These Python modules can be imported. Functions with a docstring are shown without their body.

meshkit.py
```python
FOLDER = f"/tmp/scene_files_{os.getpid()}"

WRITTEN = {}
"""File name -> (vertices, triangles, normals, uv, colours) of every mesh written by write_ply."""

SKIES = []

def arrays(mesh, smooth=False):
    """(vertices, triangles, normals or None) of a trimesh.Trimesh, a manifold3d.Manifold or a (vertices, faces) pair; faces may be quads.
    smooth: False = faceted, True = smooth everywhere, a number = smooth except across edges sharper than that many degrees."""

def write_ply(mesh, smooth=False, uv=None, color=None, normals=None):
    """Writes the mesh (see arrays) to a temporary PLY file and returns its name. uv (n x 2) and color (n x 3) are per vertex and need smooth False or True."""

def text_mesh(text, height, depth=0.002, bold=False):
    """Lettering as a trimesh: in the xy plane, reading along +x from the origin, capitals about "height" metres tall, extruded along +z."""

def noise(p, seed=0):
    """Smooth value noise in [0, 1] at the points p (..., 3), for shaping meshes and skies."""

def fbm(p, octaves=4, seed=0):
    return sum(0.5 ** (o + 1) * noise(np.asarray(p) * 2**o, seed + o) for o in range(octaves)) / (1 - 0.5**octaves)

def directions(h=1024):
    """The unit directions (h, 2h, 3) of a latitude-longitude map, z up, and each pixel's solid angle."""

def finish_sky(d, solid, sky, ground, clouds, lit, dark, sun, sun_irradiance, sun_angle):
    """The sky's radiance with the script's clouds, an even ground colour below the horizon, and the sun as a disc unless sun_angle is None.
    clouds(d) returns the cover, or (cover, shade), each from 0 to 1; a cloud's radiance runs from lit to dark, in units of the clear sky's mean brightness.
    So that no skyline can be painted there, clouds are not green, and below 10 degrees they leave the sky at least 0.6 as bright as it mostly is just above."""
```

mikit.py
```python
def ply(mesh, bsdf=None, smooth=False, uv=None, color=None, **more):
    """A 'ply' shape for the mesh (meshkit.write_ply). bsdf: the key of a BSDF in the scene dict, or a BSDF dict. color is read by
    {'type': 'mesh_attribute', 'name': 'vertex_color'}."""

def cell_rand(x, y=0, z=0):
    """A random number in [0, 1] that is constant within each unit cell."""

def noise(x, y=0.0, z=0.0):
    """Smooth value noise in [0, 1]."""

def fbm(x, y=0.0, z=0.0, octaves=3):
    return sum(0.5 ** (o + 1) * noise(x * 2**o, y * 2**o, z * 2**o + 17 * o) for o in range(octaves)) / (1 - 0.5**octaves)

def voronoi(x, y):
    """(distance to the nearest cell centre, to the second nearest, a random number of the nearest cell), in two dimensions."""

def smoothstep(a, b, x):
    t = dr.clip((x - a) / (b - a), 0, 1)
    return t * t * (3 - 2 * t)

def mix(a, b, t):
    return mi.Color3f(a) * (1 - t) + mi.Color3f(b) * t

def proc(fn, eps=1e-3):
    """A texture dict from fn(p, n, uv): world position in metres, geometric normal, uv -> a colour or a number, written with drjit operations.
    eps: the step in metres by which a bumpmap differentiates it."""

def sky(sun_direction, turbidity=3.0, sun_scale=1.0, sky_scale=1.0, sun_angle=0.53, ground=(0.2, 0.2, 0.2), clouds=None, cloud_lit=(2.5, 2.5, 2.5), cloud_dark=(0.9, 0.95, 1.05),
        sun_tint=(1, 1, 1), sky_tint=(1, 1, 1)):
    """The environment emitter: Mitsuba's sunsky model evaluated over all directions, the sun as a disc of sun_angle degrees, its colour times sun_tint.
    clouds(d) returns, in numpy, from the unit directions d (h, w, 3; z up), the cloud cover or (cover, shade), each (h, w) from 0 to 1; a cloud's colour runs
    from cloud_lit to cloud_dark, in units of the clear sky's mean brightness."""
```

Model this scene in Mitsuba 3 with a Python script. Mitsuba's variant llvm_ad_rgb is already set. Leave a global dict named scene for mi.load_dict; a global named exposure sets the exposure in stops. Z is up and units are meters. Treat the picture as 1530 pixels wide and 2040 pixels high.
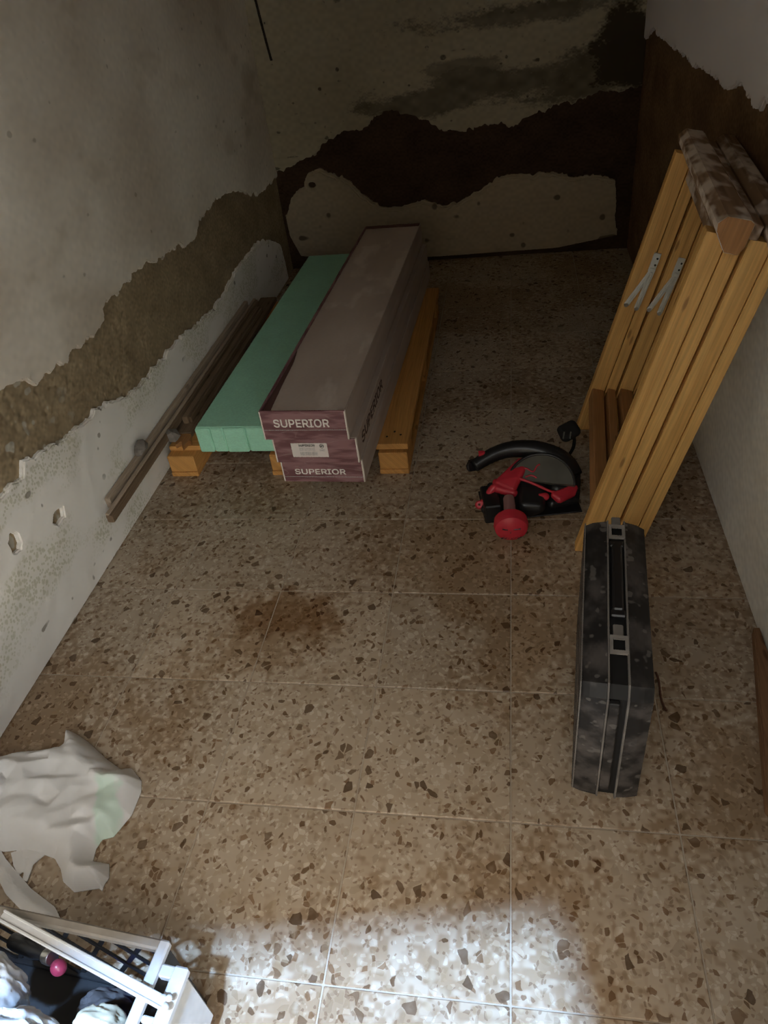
import math, random
import numpy as np
import trimesh
import mitsuba as mi
import drjit as dr
import mikit, meshkit
from mikit import proc, noise, fbm, voronoi, cell_rand, smoothstep, mix
from shapely.geometry import Polygon, box as sbox
from shapely import affinity
from scipy.spatial import Delaunay

T = mi.ScalarTransform4f
rng = np.random.default_rng(7)
random.seed(7)
scene, labels = {'type': 'scene'}, {}

# ---------------------------------------------------------------- camera, sky, sun, exposure
CAM_R = np.array([0.98475584, 0.13442528, -0.11038921])
CAM_U = np.array([0.00293216, 0.6217121, 0.78324036])
CAM_F = np.array([-0.17391761, 0.7716242, -0.61184047])
EYE = np.array([0.0, 0.0, 1.447])
scene['camera'] = {'type': 'perspective', 'fov_axis': 'x', 'fov': math.degrees(2 * math.atan(765 / 1456.3)), 'near_clip': 0.02, 'far_clip': 200.0,
                   'to_world': T().look_at(origin=EYE.tolist(), target=(EYE + CAM_F).tolist(), up=CAM_U.tolist())}
SUN = (0.09, -0.380, 0.90)
scene['sky'] = mikit.sky(SUN, turbidity=3.0, sun_scale=0.135, sky_scale=1.0, sun_angle=2.6, ground=(0.32, 0.26, 0.19), sun_tint=(0.46, 0.92, 1.95), sky_tint=(1.42, 0.99, 0.62))
exposure = 5.7

# ---------------------------------------------------------------- helpers
def key_of(name, parent=None):
    base = (parent + '__' if parent else '') + name
    k, i = base, 0
    while k in scene or k in labels:
        i += 1
        k = f'{base}_{i:03d}'
    return k

def obj(name, mesh, mat, parent=None, smooth=False, uv=None, color=None, label=None, cat=None, group=None, kind=None):
    k = key_of(name, parent)
    scene[k] = mikit.ply(mesh, mat, smooth=smooth, uv=uv, color=color)
    d = {}
    if label: d['label'] = label
    if cat: d['category'] = cat
    if group: d['group'] = group
    if kind: d['kind'] = kind
    if d: labels[k] = d
    return k

def thing(name, label, cat, group=None):
    k = key_of(name)
    labels[k] = {'label': label, 'category': cat}
    if group: labels[k]['group'] = group
    return k

def cbox(lo, hi, b=0.0015):
    """box with chamfered edges"""
    lo, hi = np.array(lo, float), np.array(hi, float)
    if b <= 0:
        return trimesh.creation.box(bounds=[lo, hi])
    b = min(b, 0.45 * (hi - lo).min())
    pts = []
    for sx in (0, 1):
        for sy in (0, 1):
            for sz in (0, 1):
                c = np.where([sx, sy, sz], hi, lo)
                d = np.where([sx, sy, sz], -1, 1) * b
                for a in range(3):
                    o = d.copy(); o[a] = 0
                    pts.append(c + o)
    return trimesh.convex.convex_hull(np.array(pts))

def cat(ms):
    return trimesh.util.concatenate([m for m in ms])

def frame(o, x, y, z):
    m = np.eye(4)
    m[:3, 0], m[:3, 1], m[:3, 2], m[:3, 3] = x, y, z, o
    return m

def rotz(deg):
    return trimesh.transformations.rotation_matrix(math.radians(deg), [0, 0, 1])

def mv(mesh, m):
    mesh = mesh.copy(); mesh.apply_transform(m); return mesh

def woodobj(name, mesh, mat, parent, m=None, axis=1, **kw):
    """a wooden piece in its own frame: uv along the grain and across it"""
    v = mesh.vertices
    o = [a for a in range(3) if a != axis]
    uv = np.stack([v[:, axis] + rng.uniform(0, 9), v[:, o[0]] + 0.83 * v[:, o[1]] + rng.uniform(0, 9)], 1)
    if m is not None: mesh = mv(mesh, m)
    return obj(name, mesh, mat, parent, uv=uv, **kw)

def tube(path, r, n=10, closed=False):
    path = np.array(path, float)
    r = np.broadcast_to(r, len(path))
    t = np.gradient(path, axis=0); t /= np.linalg.norm(t, axis=1, keepdims=True)
    nrm = np.cross(t[0], [0.3, 0.1, 0.95]); nrm /= np.linalg.norm(nrm)
    V = []
    for i in range(len(path)):
        nrm = nrm - t[i] * (nrm @ t[i]); nrm /= np.linalg.norm(nrm)
        bn = np.cross(t[i], nrm)
        a = np.arange(n) / n * 2 * np.pi
        V.append(path[i] + r[i] * (np.cos(a)[:, None] * nrm + np.sin(a)[:, None] * bn))
    V = np.vstack(V + [path[:1], path[-1:]])
    F = []
    for i in range(len(path) - 1):
        for k in range(n):
            a, b = i * n + k, i * n + (k + 1) % n
            F += [[a, b, b + n], [a, b + n, a + n]]
    e0, e1 = len(V) - 2, len(V) - 1
    for k in range(n):
        F += [[e0, (k + 1) % n, k], [e1, (len(path) - 1) * n + k, (len(path) - 1) * n + (k + 1) % n]]
    return trimesh.Trimesh(V, F, process=False)

def spline(pts, n=40):
    from scipy.interpolate import CubicSpline
    pts = np.array(pts, float)
    s = np.r_[0, np.cumsum(np.linalg.norm(np.diff(pts, axis=0), axis=1))]
    return CubicSpline(s, pts)(np.linspace(0, s[-1], n))

def rough_line(pts, amp=0.012, step=0.006, seed=1):
    """a polyline with a ragged, broken run (for edges of fallen plaster)"""
    pts = np.array(pts, float)
    out = []
    for a, b in zip(pts[:-1], pts[1:]):
        n = max(2, int(np.linalg.norm(b - a) / step))
        for i in range(n): out.append(a + (b - a) * i / n)
    out.append(pts[-1]); out = np.array(out)
    q = np.c_[out * 38, np.full(len(out), seed * 3.1)]
    q2 = np.c_[out * 38 + 50, np.full(len(out), seed * 3.1)]
    q3 = np.c_[out * 120 + 9, np.full(len(out), seed * 1.7)]
    out[:, 0] += amp * 1.6 * (meshkit.fbm(q, 3) - 0.5)
    out[:, 1] += amp * 2.0 * (meshkit.fbm(q2, 3) - 0.5) + amp * 0.7 * (meshkit.noise(q3) - 0.5)
    return [tuple(p) for p in out]

def sheet(poly, thick, bevel=0.004, m=None):
    """a plaster sheet: outline poly, thickness along +z, with a broken-off bevelled rim"""
    g = poly.buffer(0)
    parts = []
    for p in getattr(g, 'geoms', [g]):
        if p.area > 2e-5:
            parts.append(trimesh.creation.extrude_polygon(p, thick - bevel, engine='earcut'))
    g2 = poly.buffer(-bevel)
    for p in getattr(g2, 'geoms', [g2]):
        if p.area > 2e-5:
            q = trimesh.creation.extrude_polygon(p, bevel, engine='earcut'); q.apply_translation([0, 0, thick - bevel])
            parts.append(q)
    out = cat(parts)
    if m is not None: out.apply_transform(m)
    return out

# ---------------------------------------------------------------- materials
def diffuse(name, fn_or_rgb, rough=0.8, spec=0.2, bump=None, bscale=0.002, metallic=0.0, **kw):
    col = proc(fn_or_rgb) if callable(fn_or_rgb) else {'type': 'rgb', 'value': list(fn_or_rgb)}
    b = {'type': 'principled', 'base_color': col, 'roughness': rough, 'specular': spec, 'metallic': metallic, **kw}
    if bump is not None:
        b = {'type': 'bumpmap', 'arbitrary': proc(bump, eps=1.5e-3), 'scale': bscale, 'bsdf': b}
    scene[name] = {'type': 'twosided', 'bsdf': b}

def cells(x, y):
    """like mikit.voronoi, with one hash per cell"""
    x, y = mi.Float(x), mi.Float(y)
    fx, fy = dr.floor(x), dr.floor(y)
    first, second, which = mi.Float(9), mi.Float(9), mi.Float(0)
    for a in (-1, 0, 1):
        for b in (-1, 0, 1):
            cx, cy = fx + a, fy + b
            h = mi.UInt32(mi.Int32(cx) + 1000000) * 374761393 + mi.UInt32(mi.Int32(cy) + 1000000) * 668265263
            h = (h ^ (h >> 13)) * 1274126177
            h = (h ^ (h >> 15)) * 2246822519
            h = h ^ (h >> 14)
            d = dr.sqrt(dr.square(cx + mi.Float(h & 1023) / 1023 - x) + dr.square(cy + mi.Float((h >> 10) & 1023) / 1023 - y))
            second = dr.select(d < first, first, dr.minimum(second, d))
            which = dr.select(d < first, mi.Float(h >> 20) / 4095, which)
            first = dr.minimum(first, d)
    return first, second, which

TILE = 0.3299
TX0, TY0 = -0.3364, 0.4678

def terrazzo(p, n, uv):
    ix, iy = dr.floor((p.x - TX0) / TILE), dr.floor((p.y - TY0) / TILE)
    ox, oy = cell_rand(ix, iy, 5) * 40, cell_rand(ix, iy, 6) * 40
    x, y = p.x + ox, p.y + oy
    wx, wy = noise(x * 60, y * 60, 1.0) * 0.010, noise(x * 60, y * 60, 7.0) * 0.010
    c = mix((0.32, 0.245, 0.170), (0.40, 0.325, 0.245), fbm(x * 22, y * 22, 2.0))
    c = c * (0.90 + 0.2 * cell_rand(ix, iy, 9))
    # small chips
    d1, d2, r = cells((x + wx) * 165, (y + wy) * 165)
    e = smoothstep(0.05, 0.16, d2 - d1)
    c = mix(c, (0.20, 0.13, 0.078), e * dr.select(r < 0.10, 0.7, 0.0))
    c = mix(c, (0.47, 0.41, 0.33), e * dr.select((r > 0.13) & (r < 0.24), 0.6, 0.0))
    # medium chips
    d1, d2, r = cells((x + wx) * 98 + 31, (y + wy) * 86 + 11)
    e = smoothstep(0.06, 0.14, d2 - d1)
    r2 = cell_rand(r * 977, 3, 1)
    c = mix(c, mix((0.085, 0.042, 0.018), (0.20, 0.115, 0.058), r2), e * dr.select(r < 0.060, 0.85, 0.0))
    c = mix(c, mix((0.26, 0.19, 0.125), (0.33, 0.25, 0.16), r2), e * dr.select((r > 0.15) & (r < 0.27), 0.65, 0.0))
    c = mix(c, (0.50, 0.43, 0.345), e * dr.select((r > 0.32) & (r < 0.40), 0.6, 0.0))
    # large chips
    d1, d2, r = cells((x - wy) * 58 + 5, (y + wx) * 50 + 77)
    e = smoothstep(0.08, 0.13, d2 - d1)
    r2 = cell_rand(r * 977, 8, 2)
    c = mix(c, mix((0.07, 0.04, 0.022), (0.17, 0.11, 0.065), r2), e * dr.select(r < 0.028, 0.9, 0.0))
    c = mix(c, mix((0.25, 0.185, 0.125), (0.30, 0.23, 0.15), r2), e * dr.select((r > 0.055) & (r < 0.13), 0.55, 0.0))
    # soiling: brown dirt in grainy patches
    g = fbm(p.x * 3.1 + 4, p.y * 3.1, 3.0, 4) + 0.35 * (noise(p.x * 90, p.y * 90) - 0.5)
    c = mix(c, c * mi.Color3f(0.66, 0.55, 0.44), 0.85 * smoothstep(0.42, 0.66, g))
    d = dr.sqrt(dr.square((p.x + 0.62) / 0.17) + dr.square((p.y - 1.37) / 0.11))
    c = mix(c, c * mi.Color3f(0.52, 0.37, 0.24), 0.8 * smoothstep(1.1, 0.5, d + 1.2 * (fbm(x * 30, y * 30) - 0.5)))
    return c

diffuse('terrazzo', terrazzo, rough=0.42, spec=0.35)
diffuse('grout', lambda p, n, uv: mix((0.30, 0.24, 0.18), (0.41, 0.35, 0.28), fbm(p.x * 12, p.y * 12)), rough=0.85)

def stains(p):
    return fbm(p.x * 2.3 + 1, p.y * 2.3 + 5, p.z * 2.3, 3)

def plaster_white(p, n, uv):
    c = mix((0.60, 0.565, 0.515), (0.74, 0.705, 0.665), stains(p))
    # green algae bloom in grainy flecks on the lower plaster, some brown dirt
    d1, d2, r = cells(p.y * 105 + p.x * 105, p.z * 105)
    d3, d4, r3 = cells(p.y * 52 + p.x * 52 + 7, p.z * 52)
    g = fbm(p.x * 5 + 9, p.y * 5, p.z * 9, 3)
    sp = dr.maximum(smoothstep(0.55, 0.20, d1) * dr.select(r < 0.62, 1.0, 0.0), smoothstep(0.5, 0.15, d3) * dr.select(r3 < 0.30, 1.0, 0.0))
    a = smoothstep(0.47, 0.66, g) * (0.25 + 0.75 * sp)
    c = mix(c, (0.34, 0.32, 0.20), 0.6 * a)
    b = smoothstep(0.80, 0.86, noise(p.x * 34, p.y * 34, p.z * 34)) * smoothstep(0.52, 0.62, noise(p.x * 5, p.y * 5, p.z * 5))
    c = mix(c, (0.13, 0.11, 0.08), 0.7 * b)
    return c

def plaster_upper(p, n, uv):
    c = mix((0.49, 0.425, 0.35), (0.67, 0.62, 0.545), smoothstep(0.25, 0.75, stains(p)))
    c = c * (0.93 + 0.14 * noise(p.x * 60, p.y * 60, p.z * 60))
    b = smoothstep(0.88, 0.93, noise(p.x * 30, p.y * 30, p.z * 30))
    c = mix(c, (0.14, 0.11, 0.07), 0.4 * b)
    m = smoothstep(0.58, 0.74, fbm(p.x * 3.3 + 2, p.y * 3.3, p.z * 5.0 + 3, 4))
    return mix(c, (0.31, 0.25, 0.17), 0.35 * m)

def plaster_mouldy(p, n, uv):
    """back wall: grey-ochre plaster with black mould growing in patches"""
    f = fbm(p.x * 4, p.y * 4, p.z * 7, 4) + 0.16 * (noise(p.x * 55, p.y * 55, p.z * 70) - 0.5) + 0.16 * (noise(p.x * 130, p.y * 130, p.z * 150) - 0.5)
    c = mix((0.31, 0.27, 0.19), (0.42, 0.375, 0.28), stains(p))
    c = c * (0.88 + 0.24 * noise(p.x * 60, p.y * 60, p.z * 60))
    def patch(cx, cz, rx, rz, s=1.0):
        d = dr.sqrt(dr.square((p.x - cx) / rx) + dr.square((p.z - cz) / rz))
        return s * smoothstep(0.34, -0.30, d - 1 + 2.4 * (f - 0.5))
    k0 = patch(0.52, 0.93, 0.17, 0.21)
    k = patch(0.40, 0.84, 0.24, 0.12, 0.8)
    k = dr.maximum(k, patch(0.15, 1.12, 0.48, 0.05, 0.75))
    k = dr.maximum(k, patch(0.50, 1.22, 0.13, 0.10, 0.8))
    k = dr.maximum(k, patch(0.05, 0.84, 0.50, 0.08, 0.75))
    k = dr.maximum(k, patch(-0.40, 0.80, 0.25, 0.06, 0.75))
    k = dr.maximum(k, patch(0.30, 0.80, 0.30, 0.07, 0.8))
    k = dr.maximum(k, patch(-0.20, 0.92, 0.20, 0.05, 0.6))
    sp = smoothstep(0.76, 0.86, noise(p.x * 40, p.y * 40, p.z * 40)) * smoothstep(0.42, 0.66, f)
    c = mix(c, (0.045, 0.034, 0.020), dr.maximum(dr.maximum(k * (0.78 + 0.5 * (noise(p.x * 21, p.y * 21, p.z * 30) - 0.3)), 0.85 * sp), k0 * 0.97))
    return c

def plaster_back_low(p, n, uv):
    c = mix((0.34, 0.28, 0.20), (0.45, 0.38, 0.28), stains(p))
    c = c * (0.9 + 0.2 * noise(p.x * 70, p.y * 70, p.z * 70))
    b = smoothstep(0.80, 0.88, noise(p.x * 17, p.y * 17, p.z * 17))
    return mix(c, (0.08, 0.055, 0.035), 0.8 * b)

def bare(p, n, uv):
    f = fbm(p.x * 9, p.y * 9, p.z * 9, 3)
    c = mix((0.16, 0.115, 0.066), (0.31, 0.24, 0.15), f)
    g = noise(p.x * 110, p.y * 110, p.z * 110)
    c = c * (0.75 + 0.5 * g)
    w = smoothstep(0.66, 0.74, fbm(p.x * 26, p.y * 26, p.z * 26, 2)) * smoothstep(1.9, 1.4, p.y)
    return mix(c, (0.36, 0.34, 0.29), 0.75 * w)

def bare_damp_dim(p, n, uv):  # damp cement, its colour darkened further for the dim far end
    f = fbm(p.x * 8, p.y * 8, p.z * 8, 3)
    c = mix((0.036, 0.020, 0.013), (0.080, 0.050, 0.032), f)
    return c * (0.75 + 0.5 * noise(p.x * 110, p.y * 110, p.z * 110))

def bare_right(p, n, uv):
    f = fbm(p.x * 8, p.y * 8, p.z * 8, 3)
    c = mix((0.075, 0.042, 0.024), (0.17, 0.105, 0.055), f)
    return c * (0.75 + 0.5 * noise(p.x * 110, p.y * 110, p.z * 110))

bumpf = lambda p, n, uv: fbm(p.x * 18, p.y * 18, p.z * 18, 2)
bump_bare = lambda p, n, uv: fbm(p.x * 45, p.y * 45, p.z * 45, 2)
diffuse('plaster_white', plaster_white, rough=0.9, bump=bumpf, bscale=0.010)
diffuse('plaster_upper', plaster_upper, rough=0.9, bump=bumpf, bscale=0.006)
diffuse('plaster_mouldy', plaster_mouldy, rough=0.9, bump=bumpf, bscale=0.008)
diffuse('plaster_back_low', plaster_back_low, rough=0.9, bump=bumpf, bscale=0.012)
diffuse('plaster_right', lambda p, n, uv: mix((0.52, 0.485, 0.49), (0.63, 0.60, 0.60), stains(p)), rough=0.9, bump=bumpf, bscale=0.006)
diffuse('plaster_right_low', lambda p, n, uv: mix((0.52, 0.49, 0.42), (0.66, 0.63, 0.57), stains(p)) * (0.92 + 0.16 * noise(p.x * 70, p.y * 70, p.z * 70)), rough=0.9, bump=bumpf, bscale=0.008)
diffuse('bare_cement', bare, rough=0.95, bump=bump_bare, bscale=0.010)
diffuse('bare_damp_dim', bare_damp_dim, rough=0.9, bump=bump_bare, bscale=0.010)
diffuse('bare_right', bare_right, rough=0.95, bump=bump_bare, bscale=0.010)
diffuse('paving', (0.30, 0.26, 0.21), rough=0.9)
diffuse('added_house_front', (0.34, 0.27, 0.19), rough=0.9)
diffuse('ceiling_paint', (0.24, 0.215, 0.18), rough=0.9)

def pine(base_a, base_b, dark):
    def f(p, n, uv):
        u, v = uv.x, uv.y
        w = v + 0.012 * (noise(u * 3.0, v * 8) - 0.5)
        rings = fbm(u * 1.6, w * 95, 1.0, 3)
        c = mix(base_a, base_b, rings)
        fine = noise(u * 14, w * 420, 3.0)
        c = c * (0.88 + 0.24 * fine)
        d1, d2, r = cells(u * 5.5, v * 22)
        kn = smoothstep(0.13, 0.05, d1) * dr.select(r < 0.16, 1.0, 0.0)
        c = mix(c, dark, 0.65 * kn)
        return c
    return f

diffuse('pine', pine((0.50, 0.255, 0.072), (0.72, 0.44, 0.155), (0.22, 0.085, 0.025)), rough=0.55, spec=0.35)
diffuse('pine_deck', pine((0.42, 0.195, 0.055), (0.56, 0.29, 0.09), (0.18, 0.065, 0.02)), rough=0.6, spec=0.3)
diffuse('pine_brown', pine((0.26, 0.115, 0.040), (0.36, 0.18, 0.07), (0.12, 0.05, 0.02)), rough=0.6, spec=0.3)
diffuse('board_brown', pine((0.15, 0.078, 0.040), (0.23, 0.128, 0.066), (0.07, 0.03, 0.015)), rough=0.7)
diffuse('old_wood', pine((0.11, 0.070, 0.042), (0.20, 0.140, 0.090), (0.05, 0.03, 0.02)), rough=0.75)
diffuse('old_wood_pale', pine((0.26, 0.195, 0.140), (0.36, 0.285, 0.215), (0.14, 0.10, 0.07)), rough=0.75)

def dusty_beam(p, n, uv):
    f = fbm(p.x * 30, p.y * 17, p.z * 30, 3)
    c = mix((0.13, 0.075, 0.042), (0.26, 0.165, 0.095), noise(uv.x * 6, uv.y * 130))
    pl = smoothstep(0.40, 0.68, f)
    return mix(c, (0.54, 0.46, 0.395), 0.9 * pl)
diffuse('dusty_beam', dusty_beam, rough=0.85, bump=lambda p, n, uv: fbm(p.x * 30, p.y * 17, p.z * 30, 2), bscale=0.014)

diffuse('foam_green', lambda p, n, uv: mix((0.30, 0.59, 0.43), (0.35, 0.66, 0.495), fbm(p.x * 12, p.y * 12, p.z * 12)) * (0.94 + 0.12 * noise(p.x * 200, p.y * 200, p.z * 200)), rough=0.6, spec=0.3)

def carton_top(p, n, uv):
    c = mix((0.36, 0.285, 0.24), (0.50, 0.415, 0.36), fbm(p.x * 7, p.y * 3.0, 1.0, 4))
    s = smoothstep(0.60, 0.74, fbm(p.x * 11 + 3, p.y * 5, 7.0, 4))
    c = mix(c, (0.56, 0.49, 0.435), 0.55 * s)
    return c * (0.95 + 0.1 * noise(p.x * 220, p.y * 220, p.z * 220))
def carton_print(p, n, uv):
    w = fbm(p.x * 16, p.y * 16, p.z * 55, 3)
    c = mix((0.14, 0.060, 0.066), (0.24, 0.125, 0.13), smoothstep(0.35, 0.65, w))
    ln = smoothstep(0.025, 0.0, dr.abs(fbm(p.x * 9 + 2, p.y * 9, p.z * 40, 2) - 0.5))
    return mix(c, (0.30, 0.21, 0.20), 0.35 * ln)
diffuse('carton_top', carton_top, rough=0.8)
diffuse('carton_side', lambda p, n, uv: mix((0.29, 0.225, 0.19), (0.40, 0.33, 0.285), fbm(p.x * 9, p.y * 3, p.z * 30, 3)), rough=0.8)
diffuse('carton_print', carton_print, rough=0.5, spec=0.4)
diffuse('carton_edge', (0.62, 0.56, 0.51), rough=0.8)
diffuse('carton_dark', (0.085, 0.042, 0.036), rough=0.8)
diffuse('ink_white', (0.66, 0.61, 0.58), rough=0.6)
diffuse('ink_brown', (0.075, 0.045, 0.035), rough=0.8)
diffuse('ink_black', (0.03, 0.03, 0.03), rough=0.6)
diffuse('ink_grey', (0.36, 0.34, 0.33), rough=0.6)
diffuse('paper', (0.62, 0.56, 0.53), rough=0.7)

diffuse('saw_red', lambda p, n, uv: mix((0.40, 0.020, 0.035), (0.52, 0.032, 0.050), fbm(p.x * 40, p.y * 40, p.z * 40)), rough=0.38, spec=0.5)
diffuse('black_plastic', (0.010, 0.010, 0.011), rough=0.35, spec=0.5)
diffuse('black_rubber', (0.012, 0.012, 0.012), rough=0.7)
diffuse('guard_metal', lambda p, n, uv: mix((0.055, 0.052, 0.040), (0.10, 0.095, 0.075), fbm(p.x * 30, p.y * 30, p.z * 30)), rough=0.5, spec=0.5)
diffuse('steel', (0.62, 0.62, 0.60), rough=0.28, metallic=1.0)
diffuse('zinc', lambda p, n, uv: mix((0.60, 0.62, 0.60), (0.74, 0.75, 0.72), noise(p.x * 90, p.y * 90, p.z * 90)), rough=0.45, metallic=0.5)
diffuse('pinkish_dust', (0.24, 0.125, 0.115), rough=0.7)

def case_black(p, n, uv):
    f = fbm(p.x * 24, p.y * 17, p.z * 24, 5)
    d = smoothstep(0.36, 0.78, f)
    c = mix((0.014, 0.013, 0.013), (0.085, 0.075, 0.070), d)
    w = smoothstep(0.66, 0.74, fbm(p.x * 60, p.y * 60, p.z * 60, 2))
    return mix(c, (0.20, 0.185, 0.17), 0.4 * w)
diffuse('case_black', case_black, rough=0.55, spec=0.4)
diffuse('case_lip', lambda p, n, uv: mix((0.10, 0.092, 0.085), (0.24, 0.22, 0.20), fbm(p.x * 30, p.y * 14, p.z * 30, 3)), rough=0.6)
diffuse('case_latch', lambda p, n, uv: mix((0.16, 0.15, 0.14), (0.34, 0.31, 0.28), fbm(p.x * 40, p.y * 40, p.z * 40, 2)), rough=0.6)
diffuse('case_inner', (0.016, 0.016, 0.016), rough=0.5)

def bag_film(p, n, uv):
    c = mix((0.54, 0.53, 0.52), (0.62, 0.61, 0.60), fbm(p.x * 14, p.y * 14, p.z * 14))
    # faded green print along the bag's right-hand gusset
    d = dr.abs((p.x + 0.868) + 0.30 * (p.y - 0.735))
    g = smoothstep(0.034, 0.016, d + 0.02 * (noise(p.x * 70, p.y * 70) - 0.5)) * smoothstep(0.655, 0.69, p.y) * smoothstep(0.83, 0.79, p.y)
    return mix(c, (0.42, 0.60, 0.48), 0.6 * g)
diffuse('bag_film', bag_film, rough=0.42, spec=0.5)
diffuse('bag_white', (0.56, 0.56, 0.56), rough=0.35, spec=0.5)
diffuse('bag_cream', (0.62, 0.58, 0.44), rough=0.4, spec=0.5)
diffuse('crate_grey', lambda p, n, uv: mix((0.36, 0.36, 0.36), (0.50, 0.50, 0.50), fbm(p.x * 25, p.y * 25, p.z * 25)), rough=0.45, spec=0.4)
diffuse('crate_grey_shaded', lambda p, n, uv: mix((0.17, 0.15, 0.125), (0.30, 0.27, 0.235), fbm(p.x * 30, p.y * 30, p.z * 30)), rough=0.5, spec=0.4)  # darker copy of the rim grey: far-side shade put into the colour
diffuse('crate_black', (0.013, 0.013, 0.014), rough=0.5, spec=0.4)
diffuse('bar_grey', (0.50, 0.50, 0.50), rough=0.35, spec=0.5)
diffuse('pink_plastic', (0.24, 0.028, 0.065), rough=0.3, spec=0.5)
diffuse('dark_cloth', lambda p, n, uv: mix((0.02, 0.018, 0.018), (0.11, 0.10, 0.10), fbm(p.x * 50, p.y * 50, p.z * 50, 3)), rough=0.9)
diffuse('blue_plastic', (0.09, 0.10, 0.34), rough=0.35)
diffuse('grey_mortar', lambda p, n, uv: mix((0.10, 0.088, 0.075), (0.24, 0.21, 0.185), fbm(p.x * 70, p.y * 70, p.z * 70, 3)), rough=0.9)
diffuse('cable_black', (0.025, 0.02, 0.017), rough=0.6)
diffuse('strap_brown', (0.10, 0.045, 0.03), rough=0.7)

# ---------------------------------------------------------------- room
XL, XR, YB, YF, ZC = -1.268, 0.612, 4.128, -0.10, 2.75   # bare wall faces
WT = 0.28
# floor: grout bed and every terrazzo tile
FL = obj('floor', trimesh.creation.box(bounds=[[XL, YF - WT, -0.12], [XR, YB, -0.0028]]), 'grout', kind='structure')
g = 0.0016
for iy in range(-3, 13):
    for ix in range(-4, 4):
        x0, x1 = TX0 + ix * TILE + g, TX0 + (ix + 1) * TILE - g
        y0, y1 = TY0 + iy * TILE + g, TY0 + (iy + 1) * TILE - g
        x0, x1, y0, y1 = max(x0, XL + .002), min(x1, XR - .002), max(y0, YF - WT + .002), min(y1, YB - .002)
        if x1 - x0 < 0.02 or y1 - y0 < 0.02: continue
        dz = rng.uniform(-0.0006, 0.0)
        obj('tile', cbox([x0, y0, -0.02], [x1, y1, dz], 0.0014), 'terrazzo', FL)

# walls: bare masonry plus the plaster that is left on it
ML = frame([XL, 0, 0], [0, 1, 0], [0, 0, 1], [1, 0, 0])     # (y, z) -> left wall, thickness to +x
MB = frame([0, YB, 0], [1, 0, 0], [0, 0, 1], [0, -1, 0])    # (x, z) -> back wall, thickness to -y
MR = frame([XR, 0, 0], [0, 1, 0], [0, 0, 1], [-1, 0, 0])    # (y, z) -> right wall, thickness to -x

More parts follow.
